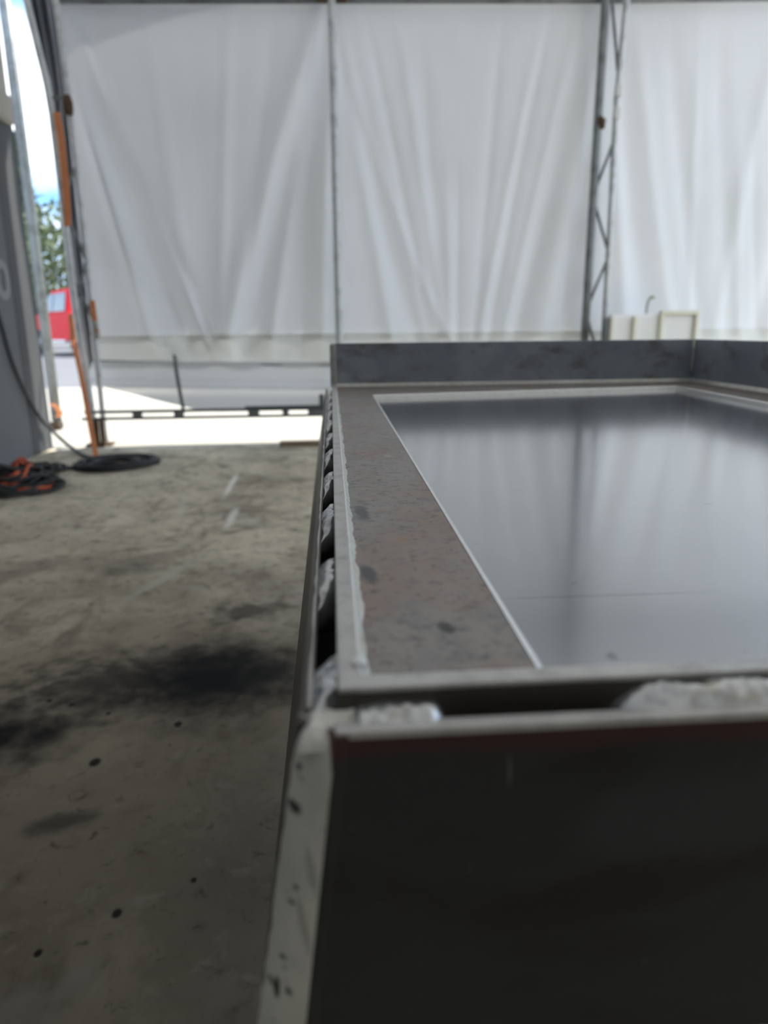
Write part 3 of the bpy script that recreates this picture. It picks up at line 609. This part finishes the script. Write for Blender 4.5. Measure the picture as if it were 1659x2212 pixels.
def tangle(cx, cy, rx, ry, h, n, seed, r=0.008):
    rnd = random.Random(seed); pts = []
    a = rnd.uniform(0, 6); 
    for i in range(n):
        a += rnd.uniform(0.5, 1.1); rr = rnd.uniform(0.35, 1.0)
        pts.append((cx+rx*rr*math.cos(a), cy+ry*rr*math.sin(a), r+rnd.uniform(0, 1)*h*(1.15-rr)))
    b = MB(); b.tube(smoothpts(pts, 5), r, 6); return b
tag(tangle(-1.50, 3.30, 0.26, 0.24, 0.15, 110, 5).build('cable_tangle', M['black'], smooth=True), 'heap of tangled black cable at the left edge of the floor', 'cable')
tag(tangle(-1.50, 3.29, 0.22, 0.20, 0.17, 34, 11, 0.008).build('extension_cord', M['orange_cord'], smooth=True), 'orange extension cord tangled through the black cable heap', 'cord')
tag(tangle(-1.52, 3.70, 0.15, 0.15, 0.07, 80, 8).build('cable_tangle', M['black'], smooth=True), 'smaller loose black cable coil between the heap and the hose ring', 'cable')
tag(tangle(-1.58, 3.68, 0.08, 0.09, 0.10, 18, 21, 0.009).build('extension_cord', M['orange_cord'], smooth=True), 'short red-orange cord end on the smaller cable coil', 'cord')
# wooden board on the floor
m = MB(); m.box((-0.335, 4.37, 0), (-0.06, 4.44, 0.028))
tag(m.build('wooden_board', M['wood'], bevel=0.004), 'short weathered wooden board lying at the sunlit floor edge', 'board')

# ------------------------------------------------------------------ plastic tank behind the table
TK = empty('plastic_tank', (2.1, 4.42, 0)); tag(TK, 'white plastic tank with cream moulded frame behind the table at the right', 'tank')
k = 4.46/4.7
tx0, tx1, tz = 1.80*k, 2.41*k, 0.785
ty0, ty1 = 4.42, 4.52
m = MB(); m.box((tx0+.02, ty0+.01, 0), (tx1-.02, ty1, tz-0.015)); m.build('body', M['plastic'], TK, bevel=0.02)
xs_ = [tx0, tx0+0.165, tx0+0.32, tx1-0.02]
for x in (tx0+0.01, tx0+0.155, tx0+0.325, tx1-0.03):
    m = MB(); m.box((x, ty0-0.012, 0), (x+0.024, ty0+0.02, tz if x > 1.9 else tz-0.03)); m.build('rib', M['plastic_cream'], TK, bevel=0.005)
m = MB(); m.box((tx0+0.325, ty0-0.014, tz-0.022), (tx1-0.006, ty0+0.02, tz+0.004)); m.build('rib', M['plastic_cream'], TK, bevel=0.005)
m = MB(); m.box((tx0-0.012, ty0, 0), (tx0+0.012, ty1-0.02, tz-0.035)); m.build('end_panel', M['galv_dark'], TK, bevel=0.006)
m = MB(); m.tube([(1.965, 4.47, tz-0.03), (1.965, 4.47, tz+0.03), (1.975, 4.47, tz+0.07), (1.99, 4.47, tz+0.085), (2.01, 4.47, tz+0.082)], [0.006, 0.006, 0.007, 0.010, 0.007], 8); m.build('hook', M['olive'], TK, smooth=True)

# ------------------------------------------------------------------ outside: pickup truck and trees
TRK = empty('pickup_truck', (-8.2, 24.0, 0)); tag(TRK, 'red pickup truck parked outside in the yard', 'truck')
ang = math.radians(-52)
def tw(x, y, z):       # truck space: +x forward, y left
    c, s = math.cos(ang+math.pi), math.sin(ang+math.pi)
    return (-7.9+c*x-s*y, 24.2+s*x+c*y, z)
def tprism(prof, y0, y1, name, m_, par=TRK, bevel=0.03, inset=0.0):
    b = MB(); b.hexa([tw(x, y0+(inset if z > 1.25 else 0), z) for x, z in prof], [tw(x, y1-(inset if z > 1.25 else 0), z) for x, z in prof])
    return b.build(name, m_, par, bevel=bevel)
tprism([(2.55, .50), (2.62, .75), (2.58, 1.12), (1.3, 1.26), (-2.6, 1.26), (-2.65, .55), (-1.9, .42), (1.0, .42)], -.92, .92, 'body', M['red'])
tprism([(1.15, 1.22), (0.45, 1.93), (-1.15, 1.96), (-1.35, 1.22)], -.90, .90, 'cab', M['red'], bevel=0.05, inset=0.14)
for sgn in (-1, 1):
    for xa, xb, ta, tb in ((0.92, 0.02, 0.42, 0.02), (-0.06, -1.10, -0.06, -1.02)):
        yy0, yy1 = sgn*0.915, sgn*0.80
        b = MB(); b.hexa([tw(xa, yy0*.985, 1.30), tw(xb, yy0*.985, 1.30), tw(tb, yy1*.985, 1.84), tw(ta, yy1*.985, 1.84)],
                         [tw(xa, yy0+sgn*.01, 1.30), tw(xb, yy0+sgn*.01, 1.30), tw(tb, yy1+sgn*.01, 1.84), tw(ta, yy1+sgn*.01, 1.84)])
        b.build('side_window', M['carglass'], TRK)
b = MB(); b.hexa([tw(1.10, -.78, 1.30), tw(1.10, .78, 1.30), tw(.52, .68, 1.88), tw(.52, -.68, 1.88)], [tw(1.13, -.78, 1.30), tw(1.13, .78, 1.30), tw(.55, .68, 1.88), tw(.55, -.68, 1.88)]); b.build('windscreen', M['carglass'], TRK)
tprism([(2.55, .42), (2.72, .44), (2.72, .66), (2.58, .68)], -.95, .95, 'bumper', M['chrome'], bevel=0.02)
tprism([(2.60, .74), (2.645, .74), (2.625, 1.05), (2.58, 1.05)], -.55, .55, 'grille', M['black'], bevel=0.01)
for sgn in (-1, 1):
    tprism([(2.58, .78), (2.65, .78), (2.62, 1.06), (2.50, 1.06)], sgn*.58 if sgn > 0 else -.90, .90 if sgn > 0 else -.58, 'headlamp', M['lampglass'], bevel=0.01)
    tprism([(0.9, .36), (-1.0, .36), (-1.0, .46), (0.9, .46)], sgn*.86 if sgn > 0 else -.98, .98 if sgn > 0 else -.86, 'step_bar', M['chrome'], bevel=0.02)
    for wx in (1.62, -1.75):
        b = MB(); n = 24
        for (r0, r1, ya, yb) in ((0.0, .40, 0, 0),):
            prof = [(.20, .70), (.36, .70), (.40, .74), (.40, .92), (.36, .955), (.22, .955)]
            vs = [tw(wx+r*math.cos(2*math.pi*k/n), sgn*y, .40+r*math.sin(2*math.pi*k/n)) for r, y in prof for k in range(n)]
            fs = [(i*n+k, i*n+(k+1) % n, ((i+1) % 6)*n+(k+1) % n, ((i+1) % 6)*n+k) for i in range(6) for k in range(n)]
            b.add(vs, fs)
        w = b.build('wheel', M['tyre'], TRK)
        b = MB(); vs = [tw(wx+.22*math.cos(2*math.pi*k/16), sgn*yy, .40+.22*math.sin(2*math.pi*k/16)) for yy in (.80, .93) for k in range(16)]
        b.add(vs, [tuple(range(16)), tuple(range(31, 15, -1))]+[(k, (k+1) % 16, 16+(k+1) % 16, 16+k) for k in range(16)]); b.build('hub', M['chrome'], w)
def tree(x, y, h, w, kind, label, seed):
    rnd = random.Random(seed); t = empty('conifer_tree' if kind else 'leafy_tree', (x, y, 0)); tag(t, label, 'tree', 'trees beyond the yard')
    b = MB(); b.tube([(x, y, -.05), (x+.05, y, h*.4), (x, y, h*.92)], [h*.028, h*.02, h*.004], 7); b.build('trunk', M['bark'], t, smooth=True)
    for i in range(7):
        a = rnd.uniform(0, 6.28); z = h*rnd.uniform(.3, .7); L = w*rnd.uniform(.4, .8)
        b = MB(); b.tube([(x, y, z), (x+L*math.cos(a)*.5, y+L*math.sin(a)*.5, z+L*.25), (x+L*math.cos(a), y+L*math.sin(a), z+L*.4)], [h*.009, h*.006, h*.002], 5); b.build('branch', M['bark'], t)
    b = MB()
    for i in range(1700):
        if kind:
            f = rnd.random()**.8; z = h*(.12+.88*f); rr = w*(1-f)*math.sqrt(rnd.random())+.05; a = rnd.uniform(0, 6.28); s = .16
        else:
            while True:
                p = Vector((rnd.uniform(-1, 1), rnd.uniform(-1, 1), rnd.uniform(-1, 1)))
                if p.length < 1 and vnoise(p.x*3+seed, p.z*3+p.y*2) > .36: break
            z = h*.62+p.z*h*.38; rr = w*math.hypot(p.x, p.y); a = math.atan2(p.y, p.x); s = .15
        c = Vector((x+rr*math.cos(a), y+rr*math.sin(a), z)); u = Vector((rnd.gauss(0, 1), rnd.gauss(0, 1), rnd.gauss(0, 1))).normalized()*s; w2 = u.orthogonal().normalized()*s*.7
        b.add([c-u, c+w2, c+u, c-w2], [(0, 1, 2, 3)])
    o = b.build('foliage', M['conifer' if kind else 'leaf'], t); o['kind'] = 'stuff'
tree(-11.6, 34, 6.4, 2.6, 0, 'broad pale green tree right behind the red truck', 1)
tree(-15.8, 41, 10.5, 2.0, 1, 'tall dark conifer seen along the edge of the grey wall', 2)
tree(-8.6, 40, 5.6, 2.4, 0, 'low green tree to the right of the broad one', 3)
tree(-18.2, 35, 6.6, 2.6, 0, 'pale tree hidden mostly by the grey wall', 4)
tree(-13.0, 50, 8.6, 2.4, 1, 'far conifer between the two leafy trees', 6)
